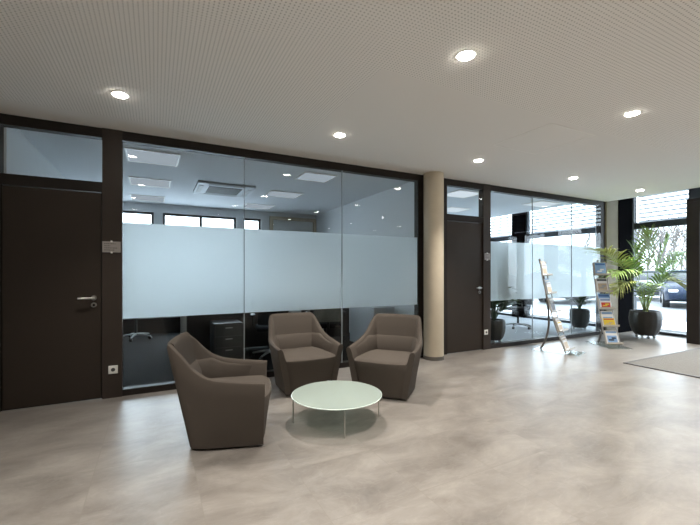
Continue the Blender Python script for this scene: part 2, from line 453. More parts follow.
struct(mbox(XF-.10, XF+.1, 7.46, 7.90, 0, 3.22).build('wall_facade_column', M['black']))
struct(mbox(XF-.02, XF+.06, YW-.02, 4.93, 0, 3.22).build('wall_facade_joint', M['black']))
struct(mbox(XF-.05, XF+.06, YS, 1.3, 0, 3.22).build('wall_right', M['rear']))  # unseen wall put in for windows, keeps their reflections off the partition
struct(mbox(XF-.05, XF+.06, 1.3, 3.62, 2.75, 3.22).build('wall_above_entrance', M['facade']))
blind(3.66, YW-.06, 2.40, 3.20, 'grey outdoor slatted blind above the palm, just right of the black panel')
blind(4.98, 7.42, 2.36, 3.20, 'wide outdoor slatted blind seen through the right glass partition')
blind(7.95, 9.35, 2.36, 3.20, 'outdoor slatted blind left of the dark facade column, seen through the right office')

# vestibule
VX = 8.87
v = struct(empty('door_3', (VX, 3.43, 0)), 'dark framed entrance vestibule at the right edge', 'door')
f = MB(); f.box(0, .10, -.20, 0, 0, 2.64); f.box(0, .10, -2.03, -.20, 2.44, 2.64); f.box(0, .10, -2.03, -1.93, 0, 2.44)
f.box(0, .78, -2.03, 0, 2.64, 2.70)
f.build('entrance_frame', M['frame'], v, bevel=.004)
f = MB(); f.box(.10, .72, -.06, 0, 0, .10); f.box(.10, .72, -.06, 0, 2.54, 2.64); f.build('side_frame', M['frame'], v)
mbox(.10, .72, -.035, -.025, .10, 2.54).build('side_pane', M['glass_out'], v)
for k in range(2):
    a = -.235-.84*k
    leaf = MB(); leaf.box(.03, .07, a-.10, a, .01, 2.42); leaf.box(.03, .07, a-.82, a-.72, .01, 2.42)
    leaf.box(.03, .07, a-.72, a-.10, .01, .16); leaf.box(.03, .07, a-.72, a-.10, 2.32, 2.42)
    lo = leaf.build('door_leaf', M['frame'], v)
    mbox(.045, .055, a-.72, a-.10, .16, 2.32).build('door_pane', M['glass_out'], lo)
    MB().tube([(.03, a-.76, .9), (-.03, a-.76, .92), (-.03, a-.76, 1.4), (.03, a-.76, 1.42)], .012, 8).build('pull_handle', M['steel'], lo, smooth=True)

# ------------------------------------------------------------------ downlights
names_x = ['first', 'second', 'third', 'fourth', 'fifth']
LXR = [[-.27, 1.81, 3.90, 5.98, 7.97], [-.22, 1.93, 4.05, 6.10, 8.08], [-.40, 1.60, 3.60, 5.60, 7.55], [-.45, 1.50, 3.42, 5.36, 7.20], [-.50, 1.42, 3.32, 5.25, 7.10]]; LX = LXR[0]; LY = [3.77, 1.98, .60, -.95, -2.4]
proto = None
def make_downlight():
    root = empty('ceiling_downlight', (0, 0, 0))
    MB().lathe([(.072, 0), (.072, -.003), (.058, -.004), (.055, 0), (.072, 0)], 32).build('trim_ring', M['plastic'], root, smooth=True)
    MB().lathe([(0, -.012), (.050, -.010), (.056, -.006), (.056, 0), (0, 0)], 32).build('lamp_lens', M['lightlens'], root, smooth=True)
    return root
proto = make_downlight()
vis = {(0,0):'round ceiling downlight above the left door and glass corner', (1,0):'round ceiling downlight above the middle of the left partition',
       (2,0):'round ceiling downlight just in front of the right brown door', (3,0):'round ceiling downlight above the left leaflet rack',
       (4,0):'round ceiling downlight nearest the entrance window', (1,1):'large round downlight at top centre, nearest the viewer',
       (2,1):'round downlight at upper right, beyond the ceiling hatch corner'}
first = True
for j, y in enumerate(LY):
    for i, x in enumerate(LXR[j]):
        o = proto if first else copy_tree(proto); first = False
        o.location = (x, y, ZC)
        if (i, j) in vis: tag(o, vis[(i, j)], 'ceiling light', 'recessed downlights in the lobby ceiling')
        else: tag(o, 'round ceiling downlight behind the viewer, seen only mirrored in the glass', 'ceiling light', 'downlights mirrored in the glass')
        l = bpy.data.lights.new('downlight_spot', 'SPOT'); l.energy = 140; l.color = (1, .94, .86)
        l.spot_size = R(86); l.spot_blend = .9; l.shadow_soft_size = .05
        lo = bpy.data.objects.new('downlight_spot', l); COL.objects.link(lo); lo.location = (0, 0, -.02); lo.parent = o

# ceiling hatch
f = MB(); hx, hy, s = 3.96, 2.86, .38
for a, b in ((s, s-.018),):
    f.box(-a, a, -a, -b, -.003, 0); f.box(-a, a, b, a, -.003, 0); f.box(-a, -b, -b, b, -.003, 0); f.box(b, a, -b, b, -.003, 0)
hat = tag(empty('ceiling_hatch', (hx, hy, ZC)), 'flush square access hatch in the lobby ceiling', 'hatch')
f.build('hatch_frame', pbr('hatch_rim', (.80, .775, .735), .8), hat)
mbox(-s+.02, s-.02, -s+.02, s-.02, -.002, 0).build('hatch_cover', pbr('hatch_cover', (.755, .73, .692), .85), hat)

# ------------------------------------------------------------------ office ceiling fittings
def light_panel(x, y, w, d, label, grp):
    root = tag(empty('light_panel', (x, y, ZC)), label, 'ceiling light', grp)
    f = MB(); t = .02
    f.box(-w/2, w/2, -d/2, -d/2+t, -.012, 0); f.box(-w/2, w/2, d/2-t, d/2, -.012, 0)
    f.box(-w/2, -w/2+t, -d/2+t, d/2-t, -.012, 0); f.box(w/2-t, w/2, -d/2+t, d/2-t, -.012, 0)
    f.build('panel_frame', M['plastic'], root)
    mbox(-w/2+t, w/2-t, -d/2+t, d/2-t, -.008, 0).build('diffuser', M['panel_lit' if grp == G2 else 'panel'], root)
G1 = 'square light panels in the left office'; G2 = 'square light panels in the right office'
light_panel(-.03, 5.64, .62, .62, 'light panel nearest the glass at left, above the frosted band', G1)
light_panel(-.08, 7.22, .62, .62, 'second light panel back along the left office ceiling', G1)
light_panel(-.14, 8.78, .62, .62, 'rearmost light panel at left above the back windows', G1)
light_panel(2.27, 5.62, .55, .50, 'light panel nearest the glass, right of the air conditioner', G1)
light_panel(2.22, 7.15, .64, .55, 'light panel behind the front right one in left office', G1)
light_panel(2.10, 8.70, .64, .55, 'rear light panel right of the air conditioner', G1)
light_panel(5.28, 5.53, .62, .55, 'light panel seen through the transom of the right door', G2)
light_panel(7.62, 5.53, .66, .50, 'light panel above the left leaflet rack behind glass', G2)
light_panel(6.42, 7.00, .62, .55, 'light panel deeper in the right office', G2)
ac = tag(empty('air_conditioner', (1.10, 7.18, ZC)), 'white square cassette air conditioner in the left office ceiling', 'air conditioner')
f = MB(); s = .48
f.box(-s, s, -s, s, -.035, 0); f.build('cassette_body', M['officewhite'], ac, bevel=.01)
f = MB()
for k in range(4):
    f.box(-.30, .30, -.44, -.37, -.045, -.036, RZ(PI/2*k))
f.build('air_flap', M['grey'], ac)
f = MB()
for k in range(14): f.box(-.28, .28, -.28+k*.0415, -.262+k*.0415, -.044, -.036)
f.build('intake_grille', M['officegrey'], ac)

# ------------------------------------------------------------------ wall fittings
def door_sign(x, z, w, h, label, lines):
    root = tag(empty('door_sign', (x, YW-.012, z)), label, 'sign', 'door name plates')
    mbox(-w/2, w/2, -.016, -.010, -h/2, h/2).build('plate', M['plate'], root)
    for s in (-1, 1):
        MB().cyl(0, 0, 0, .022, .010, 16, T(0, -.0, s*(h/2)) @ RX(PI/2)).build('standoff', M['plastic'], root, smooth=True)
    t = MB()
    for k, (x0, x1) in enumerate(lines):
        zz = h/2-.028-k*.022; xx = x0
        while xx < x1-.005:
            ww = random.uniform(.006, .02); t.box(xx, min(xx+ww, x1), -.0165, -.016, zz, zz+.007); xx += ww+.005
    t.build('lettering', M['ink'], root)
door_sign(-.415, 1.60, .165, .115, 'silver name plate beside the left brown door', [(-.065, .045), (-.065, -.01), (-.065, .05), (-.065, .03)])
door_sign(5.075, 1.60, .13, .115, 'silver name plate beside the right brown door', [(-.05, .03), (-.05, -.01), (-.05, .035)])
def socket(x, label):
    root = tag(empty('power_socket', (x, YW-.012, .30)), label, 'socket', 'white wall sockets')
    mbox(-.043, .043, -.010, 0, -.043, .043).build('cover_plate', M['plastic'], root, bevel=.004)
    MB().lathe([(.0, -.0102), (.020, -.0102), (.022, -.014), (.026, -.014), (.026, -.010), (0, -.010)], 24, mat=RX(-PI/2) @ RX(PI) ).build('socket_ring', M['plastic'], root, smooth=True)
    MB().cyl(0, 0, .0, .013, .019, 20, RX(PI/2)).build('socket_insert', M['officegrey'], root)
socket(-.402, 'white square socket low on post beside left door')
socket(5.055, 'white square socket low on post beside right door')

# ------------------------------------------------------------------ armchairs
def catmull(pts, n):
    P = [Vector(p) for p in pts]; out = []
    for i in range(len(P)-1):
        p0 = P[max(i-1, 0)]; p1 = P[i]; p2 = P[i+1]; p3 = P[min(i+2, len(P)-1)]
        for k in range(n):
            t = k/n
            out.append(.5*((2*p1)+(-p0+p2)*t+(2*p0-5*p1+4*p2-p3)*t*t+(-p0+3*p1-3*p2+p3)*t**3))
    out.append(P[-1]); return out
def make_armchair():
    root = empty('armchair')
    rimR = [(.300, -.385, .508), (.13, -.392, .522), (-.08, -.385, .552), (-.20, -.355, .61), (-.32, -.322, .735), (-.385, -.298, .793), (-.415, -.258, .810), (-.430, -.10, .815)]
    baseR = [(.285, -.290, .02), (.12, -.288, .02), (-.06, -.282, .02), (-.14, -.277, .02), (-.21, -.262, .02), (-.245, -.235, .02), (-.262, -.19, .02), (-.27, -.09, .02)]
    mir = lambda L: L+[(x, 0 if False else -y, z) for x, y, z in reversed(L)]
    rim = catmull(mir(rimR), 5); base = catmull(mir(baseR), 5)
    n = len(rim)
    b = MB(); rings = []
    for i in range(n):
        t = (rim[min(i+1, n-1)]-rim[max(i-1, 0)]); t.z = 0; t.normalize()
        inn = Vector((t.y, -t.x, 0))
        if inn.dot(Vector((-.0, 0, 0))-Vector((rim[i].x, rim[i].y, 0))) < 0 and True: inn = -inn
        # inward normal points to the centre of the seat
        c = Vector((.1, 0, 0))-Vector((rim[i].x, rim[i].y, 0))
        if inn.dot(c) < 0: inn = -inn
        O = lambda s: base[i].lerp(rim[i], s)
        th = .058
        zr = rim[i].z
        def I(z, off):
            s = (z-.02)/(zr-.02); return O(s)+inn*off
        ring = [O(0), O(.25), O(.5), O(.75), O(.955), O(.992)+inn*.010+Vector((0, 0, .002)), rim[i]+inn*.03+Vector((0, 0, .006)),
                O(.992)+inn*(th-.010)+Vector((0, 0, .002)), O(.955)+inn*th, O(.80)+inn*(th+.006), I(.36+.0*zr, .075), I(.25, .07), O(0)+inn*.06]
        rings.append([b.bm.verts.new(p) for p in ring])
    m = len(rings[0])
    for r0, r1 in zip(rings, rings[1:]):
        for k in range(m): b.bm.faces.new((r0[k], r0[(k+1) % m], r1[(k+1) % m], r1[k]))
    b.bm.faces.new(rings[0]); b.bm.faces.new(list(reversed(rings[-1])))
    b.build('shell', M['fabric'], root, smooth=True, bevel=.016, seg=3)
    # seat block running down to the plinth, gently crowned top and bowed front
    s = MB(); NX, NY = 14, 14; top = []; rows = []
    def sec(z, xb, xf, w, bow, crown=0.):
        ring = []
        N = 12
        for k in range(N+1):      # front edge left to right
            v = -1+2*k/N; ring.append((xf+bow*(1-v*v)-.035*abs(v)**8, v*w, z))
        ring += [(xb*.4+xf*.6, w, z), (xb, w*.93, z), (xb, 0, z), (xb, -w*.93, z), (xb*.4+xf*.6, -w, z)]
        return [s.bm.verts.new(p) for p in ring]
    levels = [(.02, -.22, .276, .250, .016), (.16, -.23, .288, .280, .022), (.30, -.25, .300, .312, .032), (.355, -.26, .306, .322, .038), (.380, -.26, .303, .318, .038), (.395, -.26, .290, .290, .034), (.402, -.25, .26, .268, .030), (.410, -.22, .18, .20, .02), (.414, -.15, .10, .11, .01)]
    R_ = [sec(*l) for l in levels]
    for a, c in zip(R_, R_[1:]):
        for k in range(len(a)): s.bm.faces.new((a[k], a[(k+1) % len(a)], c[(k+1) % len(a)], c[k]))
    s.bm.faces.new(R_[-1]); s.bm.faces.new(list(reversed(R_[0])))
    s.build('seat', M['fabric'], root, smooth=True)
    # padded lower back
    p = MB(); grid = []
    i0, i1 = 4, n-5
    for i in range(i0, i1+1):
        v = -1+2*(i-i0)/(i1-i0); fall = max(.0, 1-v*v)**.7
        t = (rim[min(i+1, n-1)]-rim[max(i-1, 0)]); t.z = 0; t.normalize()
        inn = Vector((t.y, -t.x, 0)); c = Vector((.1, 0, 0))-Vector((rim[i].x, rim[i].y, 0))
        if inn.dot(c) < 0: inn = -inn
        zt = min(.575, rim[i].z-.03); row = []
        for f, off in ((0, .035), (.3, .046), (.6, .046), (.85, .028), (.97, .013), (1.0, -.004)):
            z = .36+(zt-.36)*f; s_ = (z-.02)/(rim[i].z-.02)
            row.append(p.bm.verts.new(base[i].lerp(rim[i], s_)+inn*(.060+off*fall)))
        for z in (zt, .36):
            s_ = (z-.02)/(rim[i].z-.02); row.append(p.bm.verts.new(base[i].lerp(rim[i], s_)+inn*.035))
        grid.append(row)
    for a, c in zip(grid, grid[1:]):
        for k in range(len(a)): p.bm.faces.new((a[k], a[(k+1) % len(a)], c[(k+1) % len(a)], c[k]))
    p.bm.faces.new(grid[0]); p.bm.faces.new(list(reversed(grid[-1])))
    p.build('back_cushion', M['fabric'], root, smooth=True)
    MB().box(-.20, .23, -.22, .22, 0, .022).build('plinth', M['darkplastic'], root)
    return root
GA = 'taupe armchairs around the low glass table'
ch = make_armchair()
ch.location = (.535, 3.22, 0); ch.rotation_euler.z = R(-16)
tag(ch, 'dark taupe armchair at left, seen from its side', 'armchair', GA)
c = copy_tree(ch); c.location = (1.525, 4.18, 0); c.rotation_euler.z = R(-90)
tag(c, 'middle taupe armchair against the glass, facing the viewer', 'armchair', GA)
c = copy_tree(ch); c.location = (2.325, 3.595, 0); c.rotation_euler.z = R(-140)
tag(c, 'taupe armchair at right, nearest the beige column', 'armchair', GA)

# ------------------------------------------------------------------ coffee table
tb = tag(empty('coffee_table', (1.455, 3.09, 0), R(-16)), 'low round coffee table with greenish glass top on thin steel legs', 'table')
MB().lathe([(0, .232), (.402, .232), (.402, .241), (0, .241)], 72).build('tabletop', M['tabletop'], tb, smooth=True)
MB().lathe([(.402, .232), (.407, .2345), (.407, .2385), (.402, .241), (.402, .232)], 72).build('glass_rim', M['tableedge'], tb, smooth=True)
for k in range(4):
    a = k*PI/2; cx, sy = math.cos(a), math.sin(a)
    MB().tube([(cx*.39, sy*.39, 0), (cx*.39, sy*.39, .205), (cx*.383, sy*.383, .218), (cx*.365, sy*.365, .224), (cx*.05, sy*.05, .224)], [.0055]*5, 8).build('leg', M['steel'], tb, smooth=True)
    MB().cyl(cx*.34, sy*.34, .2295, .232, .018, 16).build('glass_pad', M['chrome'], tb)
MB().cyl(0, 0, .216, .230, .05, 20).build('hub', M['steel'], tb)

# ------------------------------------------------------------------ leaflet racks
def prof_s(z):   # forward offset of the sloping ladder at height z
    pts = [(0.02, .41), (.22, .335), (.46, .25), (.80, .15), (1.03, .10), (1.30, .045), (1.55, .01)]
    for (z0, s0), (z1, s1) in zip(pts, pts[1:]):
        if z <= z1: return s0+(s1-s0)*(z-z0)/(z1-z0)
    return pts[-1][1]
SH = [.045, .345, .655, .965, 1.275]
RW = .122
def make_rack():
    root = empty('magazine_rack')      # local +x is the reading side
    MB().box(-.10, .62, -.20, .20, 0, .010).build('base_plate', M['acryl'], root, bevel=.003)
    for s in (-1, 1):
        pts = [(prof_s(z), s*RW, z) for z in (.012, .22, .46, .80, 1.03, 1.30, 1.50)]
        MB().tube(catmull(pts, 4), .009, 8).build('side_rail', M['silver'], root, smooth=True)
    MB().tube(catmull([(-.02, 0, .011), (.03, 0, .10), (.085, 0, .25), (.115, 0, .45), (.105, 0, .70), (.075, 0, .95), (.04, 0, 1.18), (.0, 0, 1.40), (-.04, 0, 1.56)], 4), .017, 10).build('rear_leg', M['rackleg'], root, smooth=True)
    for z in (.80, 1.15, 1.45): MB().tube([(prof_s(z), -RW, z), (prof_s(z), RW, z)], .006, 6).build('cross_bar', M['silver'], root, smooth=True)
    for z in SH:
        a = math.atan2(prof_s(z+.02)-prof_s(z+.24), .22)
        m = T(prof_s(z), 0, z) @ RY(-a)
        sh = MB().box(-.004, .0, -RW, RW, 0, .245, m).build('back_plate', M['stand'], root)
        MB().box(0, .085, -RW-.015, RW+.015, -.009, .0, m).box(.080, .085, -RW-.015, RW+.015, 0, .022, m).build('ledge', M['ledge'], sh)
    return root
def magazine(rack, tier, cols, w, h, off, dy, label, group, dz=0.):
    z = SH[tier]; a = math.atan2(prof_s(z+.02)-prof_s(z+.24), .22)
    base = rack.matrix_basis.copy() if False else T(*rack.location) @ RZ(rack.rotation_euler.z)
    m = base @ T(prof_s(z), dy, z+dz) @ RY(-a)
    o = bpy.data.objects.new('magazine', None); COL.objects.link(o); o.matrix_world = m
    th = .010
    mbox(off, off+th, -w/2, w/2, .001, h).build('pages', M['paper'], o)
    cov = mbox(off+th, off+th+.0015, -w/2, w/2, .001, h).build('cover', M[cols[0]], o)
    x = off+th+.0015
    mbox(x, x+.0006, -w*.44, w*.44, h*.80, h*.93).build('title_band', M[cols[1]], cov)
    mbox(x, x+.0006, -w*.40, w*.40, h*.14, h*.62).build('cover_picture', M[cols[2]], cov)
    if len(cols) > 3:
        t = MB(); t.box(x+.0006, x+.0012, -w*.30, w*.12, h*.26, h*.36); t.box(x+.0006, x+.0012, -w*.05, w*.30, h*.38, h*.5); t.build('cover_motif', M[cols[3]], cov)
    tag(o, label, 'magazine', group); return o
def place_on(d1, d2): pass
rk1 = make_rack(); rk1.location = (5.94, 4.30, 0); rk1.rotation_euler.z = math.atan2(-.96, .28)
tag(rk1, 'tall leaning leaflet rack at left, seen nearly edge-on', 'magazine rack', 'leaflet racks beside the right glass partition')
rk2 = copy_tree(rk1); rk2.location = (7.44, 4.20, 0); rk2.rotation_euler.z = math.atan2(-.88, -.474)
tag(rk2, 'tall leaflet rack facing the viewer, next to the palm', 'magazine rack', 'leaflet racks beside the right glass partition')
g2 = 'magazines on the rack next to the palm'; g1 = 'magazines on the edge-on rack'
bpy.context.view_layer.update()
magazine(rk2, 4, ['m_sky', 'm_blue', 'm_sky', 'm_white'], .20, .235, .002, 0, 'light blue magazine on top shelf of palm-side rack', g2)
magazine(rk2, 3, ['m_white', 'm_dark', 'm_tan', 'm_grey'], .20, .255, .002, 0, 'white magazine with dark heading, second shelf of palm-side rack', g2)
magazine(rk2, 2, ['m_sky', 'm_blue', 'm_sky'], .21, .285, .002, 0, 'blue magazine behind the red one, middle shelf of palm-side rack', g2)
magazine(rk2, 2, ['m_white', 'm_blue', 'm_red', 'm_yel'], .20, .19, .018, 0, 'red and white magazine in front on middle shelf of palm-side rack', g2)
magazine(rk2, 1, ['m_white', 'm_sky', 'm_sky'], .21, .285, .002, 0, 'white and blue magazine behind the yellow one, fourth shelf down', g2)
magazine(rk2, 1, ['m_yel', 'm_red', 'm_yel', 'm_tan'], .20, .15, .018, 0, 'yellow magazine in front on fourth shelf of palm-side rack', g2)
magazine(rk2, 0, ['m_white', 'm_sky', 'm_sky', 'm_dark'], .21, .25, .002, 0, 'white magazine with blue picture on the lowest palm-side shelf', g2)
magazine(rk1, 4, ['m_white', 'm_grey', 'm_tan'], .20, .20, .002, 0, 'white leaflet on top shelf of the edge-on rack', g1)
magazine(rk1, 3, ['m_sky', 'm_white', 'm_blue'], .20, .26, .002, 0, 'blue-grey magazine on second shelf of the edge-on rack', g1)
magazine(rk1, 3, ['m_white', 'm_grey', 'm_tan'], .19, .19, .018, 0, 'white magazine in front on second shelf of edge-on rack', g1)
magazine(rk1, 2, ['m_grey', 'm_white', 'm_dark'], .20, .25, .002, 0, 'grey magazine on middle shelf of the edge-on rack', g1)
magazine(rk1, 1, ['m_tan', 'm_white', 'm_yel'], .20, .23, .002, 0, 'tan and yellow magazine on fourth shelf of edge-on rack', g1)
magazine(rk1, 1, ['m_white', 'm_yel', 'm_tan'], .19, .16, .018, 0, 'pale magazine in front of the yellow one, edge-on rack', g1)
magazine(rk1, 0, ['m_white', 'm_tan', 'm_tan'], .20, .21, .002, 0, 'pale beige leaflet on lowest shelf of the edge-on rack', g1)

# ------------------------------------------------------------------ potted plants
def pot(root, r=.32, h=.52, z0=.06, mat='pot'):
    prof = [(0, 0), (r*.62, 0), (r*.80, h*.14), (r*.95, h*.40), (r, h*.66), (r*.97, h*.86), (r*.93, h*.97), (r*.90, h), (r*.85, h), (r*.84, h*.90), (0, h*.90)]
    prof = [(a, b+z0) for a, b in prof]
    MB().lathe(prof, 64, mod=lambda k, z: 1+.010*math.cos(2*PI*k/4)).build('pot', M[mat], root, smooth=True)
    MB().lathe([(0, z0+h*.89), (r*.83, z0+h*.89), (r*.6, z0+h*.93), (0, z0+h*.94)], 32).build('soil', M['soil'], root, smooth=True)
    for k in range(4):
        a = PI/4+k*PI/2
        w = MB(); w.tube([(math.cos(a)*r*.55, math.sin(a)*r*.55, z0+.005), (math.cos(a)*r*.55, math.sin(a)*r*.55, .03)], .010, 8)
        w.tube([(math.cos(a)*r*.55-.012, math.sin(a)*r*.55, .026), (math.cos(a)*r*.55+.012, math.sin(a)*r*.55, .026)], .026, 14)
        w.build('caster', M['steel'], root, smooth=True)
def frond(root, p0, p1, arch, n, ll, mat, droop=.35, name='frond', rs=.007, start=.35, width=.020):
    p0, p1 = Vector(p0), Vector(p1); b = MB()
    side0 = (p1-p0).cross(Vector((0, 0, 1)))
    if side0.length < .05: side0 = Vector((1, 0, 0))
    side0.normalize()
    def P(t):
        q = p0.lerp(p1, t); q.z += arch*4*t*(1-t)*(.6+.8*t*0+.4*(1-t)); return q
    NS = 14; pts = [P(k/NS) for k in range(NS+1)]
    b.tube(pts, [rs*(1-.75*k/NS) for k in range(NS+1)], 5)
    for k in range(n):
        t = start+(1-start)*k/(n-1); q = P(t); tan = (P(min(1, t+.03))-P(max(0, t-.03))).normalized()
        sd = side0; up = sd.cross(tan).normalized()
        if up.z < 0: up = -up
        u = (t-start)/(1-start); L = ll*(.55+.9*math.sin(PI*min(1, u*.85+.12)))*random.uniform(.88, 1.1)*(.72 if u > .92 else 1)
        for s in (-1, 1):
            d = (sd*s*(.85-.35*u)+tan*(.55+.5*u)+up*random.uniform(.10, .30)).normalized()
            w = width*random.uniform(.8, 1.1); wv = tan.cross(d).cross(d).normalized()
            prev = None; N = 4; c = q.copy(); dd = d.copy()
            for i in range(N+1):
                f = i/N; ww = w*(.35+.9*f if f < .4 else 1.0*(1-f)/.6*.71+.02)
                a = b.bm.verts.new(c-wv*ww/1); e = b.bm.verts.new(c+wv*ww/1); mid = b.bm.verts.new(c+up*-.25*ww)
                if prev:
                    b.bm.faces.new((prev[0], prev[1], mid, a)); b.bm.faces.new((prev[1], prev[2], e, mid))
                prev = (a, mid, e)
                c = c+dd*(L/N); dd = (dd+Vector((0, 0, -droop*(.4+f)))).normalized()
    o = b.build(name, M[mat], root, smooth=False, recalc=False)
    return o
F_, YAW, H_ = 378., R(27.2), 1.335
def px_at(px, py, d):    # world point of a picture position at a given depth (used once, to measure frond tips)
    a = (px-350)/F_; bb = (272-py)/F_
    return Vector((math.sin(YAW)*d+a*math.cos(YAW)*d, math.cos(YAW)*d-a*math.sin(YAW)*d, H_+bb*d))
palm = tag(empty('potted_palm', (8.87, 4.10, 0)), 'kentia palm in a dark round pot by the entrance window', 'potted plant')
pot(palm, .275, .49, .06)
base = Vector((8.87, 4.10, 0))
def fr(px, py, d, arch, n, ll, mat='palm', droop=.35, start=.35, sx=0., sz=.50, w=.028):
    tip = px_at(px, py, d)-base
    frond(palm, (random.uniform(-.04, .04)+sx, random.uniform(-.04, .04), sz), tip, arch, int(n*.9), ll*1.3, mat, droop, start=start, width=w)
fr(650, 232, 7.7, .10, 15, .26, 'palm', .12, .55)
fr(668, 240, 7.5, .22, 17, .28, 'palm', .25, .45)
fr(683, 254, 7.7, .34, 17, .27, 'palm', .45, .45)
fr(597, 250, 7.2, .42, 20, .30, 'palm2', .35, .45)
fr(612, 275, 7.0, .50, 18, .30, 'palm', .55, .40)
fr(622, 262, 7.5, .40, 18, .28, 'palm', .45, .42)
fr(614, 292, 7.3, .50, 16, .26, 'palm2', .70, .45)
fr(680, 285, 7.4, .45, 16, .25, 'palm2', .60, .50)
fr(668, 276, 7.2, .22, 14, .24, 'palm', .45, .35)
fr(634, 248, 7.9, .18, 14, .25, 'palm', .3, .5)
fr(655, 285, 6.9, .20, 12, .22, 'palm', .5, .3)
fr(640, 283, 7.1, .18, 12, .20, 'palm', .5, .3)
fr(676, 262, 8.0, .20, 14, .24, 'palm', .5, .5)
for sx, sy in ((.03, .02), (-.04, .0), (.0, -.04)):
    MB().tube([(sx, sy, .53), (sx*1.2, sy*1.2, .75), (sx*1.6, sy*1.6, 1.0)], [.018, .013, .008], 8).build('stem', M['stem'], palm, smooth=True)
def bush(x, y, h, label, n=9, ll=.22, r=.25, hp=.40, lean=.35, zlo=.62):
    root = tag(empty('potted_plant', (x, y, 0)), label, 'potted plant', 'office plants behind the glass')
    pot(root, r, hp, .05)
    for k in range(n):
        a = 2.4*k+random.uniform(-.3, .3); z = h*(zlo+(1-zlo)*(k+1)/n); rr = lean*random.uniform(.6, 1.)*(1.15-.5*k/n)
        frond(root, (0, 0, hp), (math.cos(a)*rr, math.sin(a)*rr, z), .10, 11, ll, 'dleaf', .45, start=.35, width=.040)
    return root
bush(5.74, 5.16, 1.78, 'dark leafy plant in a pot behind the glass, beside right door post', 26, .22, .21, .38, .44, .38)
bush(8.80, 5.40, .95, 'plant in a large dark pot behind the glass, next to right rack', 9, .16, .215, .42, .22)

# ------------------------------------------------------------------ entrance mat
mt = tag(empty('entrance_mat', (0, 0, 0)), 'grey rectangular entrance mat on the tiles at right', 'mat')
mbox(6.12, 8.80, -.2, 3.05, .0, .010).build('pile', M['mat'], mt)
f = MB(); f.box(6.08, 6.12, -.24, 3.09, 0, .011); f.box(8.80, 8.84, -.24, 3.09, 0, .011); f.box(6.12, 8.80, 3.05, 3.09, 0, .011); f.box(6.12, 8.80, -.24, -.2, 0, .011)
f.build('mat_border', M['mat'] if False else M['matedge'], mt)

# ------------------------------------------------------------------ office furniture
def make_office_chair(bm_):
    root = empty('office_chair')
    st = MB()
    for k in range(5):
        a = 2*PI*k/5; st.tube([(0, 0, .10), (math.cos(a)*.16, math.sin(a)*.16, .09), (math.cos(a)*.30, math.sin(a)*.30, .065)], [.024, .018, .013], 8)
    s5 = st.build('star_base', M['grey'], root, smooth=True)
    for k in range(5):
        a = 2*PI*k/5; m = T(math.cos(a)*.30, math.sin(a)*.30, .03) @ RZ(a)
        MB().tube([(0, -.022, 0), (0, .022, 0)], .030, 14, mat=m).build('caster', M['darkplastic'], s5, smooth=True)
    MB().tube([(0, 0, .09), (0, 0, .42)], [.026, .020], 12).build('gas_lift', M['darkplastic'], root, smooth=True)
    s = MB(); s.box(-.22, .26, -.24, .24, .43, .50); s.build('seat', M['darkfabric'], root, bevel=.035, seg=3)
    MB().tube([(-.10, 0, .42), (-.27, 0, .44), (-.31, 0, .60)], .020, 8).build('back_bracket', M['darkplastic'], root, smooth=True)
    b = MB(); g = []
    for i in range(9):
        v = -1+i/4; col = []
        for z in (.55, .65, .78, .90, .98):
            x = -.31-.10*(z-.55)+.05*v*v+.02*math.sin((z-.55)*7); w_ = .225 if z < .95 else .19
            col.append((x, v*w_, z))
        g.append(col)
    for dx in (0, -.03):
        pass
    vv = [[(b.bm.verts.new(p), b.bm.verts.new((p[0]-.028, p[1], p[2]))) for p in col] for col in g]
    for a, c in zip(vv, vv[1:]):
        for k in range(4):
            b.bm.faces.new((a[k][0], c[k][0], c[k+1][0], a[k+1][0])); b.bm.faces.new((a[k][1], a[k+1][1], c[k+1][1], c[k][1]))
        b.bm.faces.new((a[0][0], a[0][1], c[0][1], c[0][0])); b.bm.faces.new((a[4][0], c[4][0], c[4][1], a[4][1]))
    for col in (vv[0], vv[-1]):
        for k in range(4): b.bm.faces.new((col[k][0], col[k+1][0], col[k+1][1], col[k][1]))
    b.build('backrest', bm_, root, smooth=True)
    for s in (-1, 1):
        ar = MB().tube([(.02, s*.24, .45), (.02, s*.28, .50), (-.02, s*.285, .66)], .012, 8).build('arm_support', M['darkplastic'], root, smooth=True)
        MB().box(-.15, .12, s*.285-.035, s*.285+.035, .66, .685).build('arm_pad', M['darkplastic'], ar, bevel=.01)
    return root
oc = make_office_chair(M['darkfabric'])
GC = 'swivel chairs in the left office'
oc.location = (-.35, 8.65, 0); oc.rotation_euler.z = R(40); tag(oc, 'black swivel chair far back at the left end of the office', 'office chair', GC)
for x, y, a, lb in ((.75, 8.05, 200, 'black swivel chair behind the left end of the dark desk'), (1.75, 8.05, 160, 'black swivel chair behind the middle of the dark desk'), (1.62, 5.85, 80, 'black swivel chair with its back above the frosted edge, behind the middle armchair')):
    c = copy_tree(oc); c.location = (x, y, 0); c.rotation_euler.z = R(a); tag(c, lb, 'office chair', GC)
oc2 = make_office_chair(M['mesh']); oc2.location = (2.50, 5.75, 0); oc2.rotation_euler.z = R(75)
tag(oc2, 'grey mesh-backed swivel chair behind glass, between the two rear armchairs', 'office chair', GC)
c = copy_tree(oc); c.location = (7.70, 6.20, 0); c.rotation_euler.z = R(200); tag(c, 'black swivel chair in the right office behind the left rack', 'office chair', 'swivel chairs in the right office')
c = copy_tree(oc); c.location = (6.3, 7.9, 0); c.rotation_euler.z = R(20); tag(c, 'black swivel chair deeper in the right office, left of the other', 'office chair', 'swivel chairs in the right office')
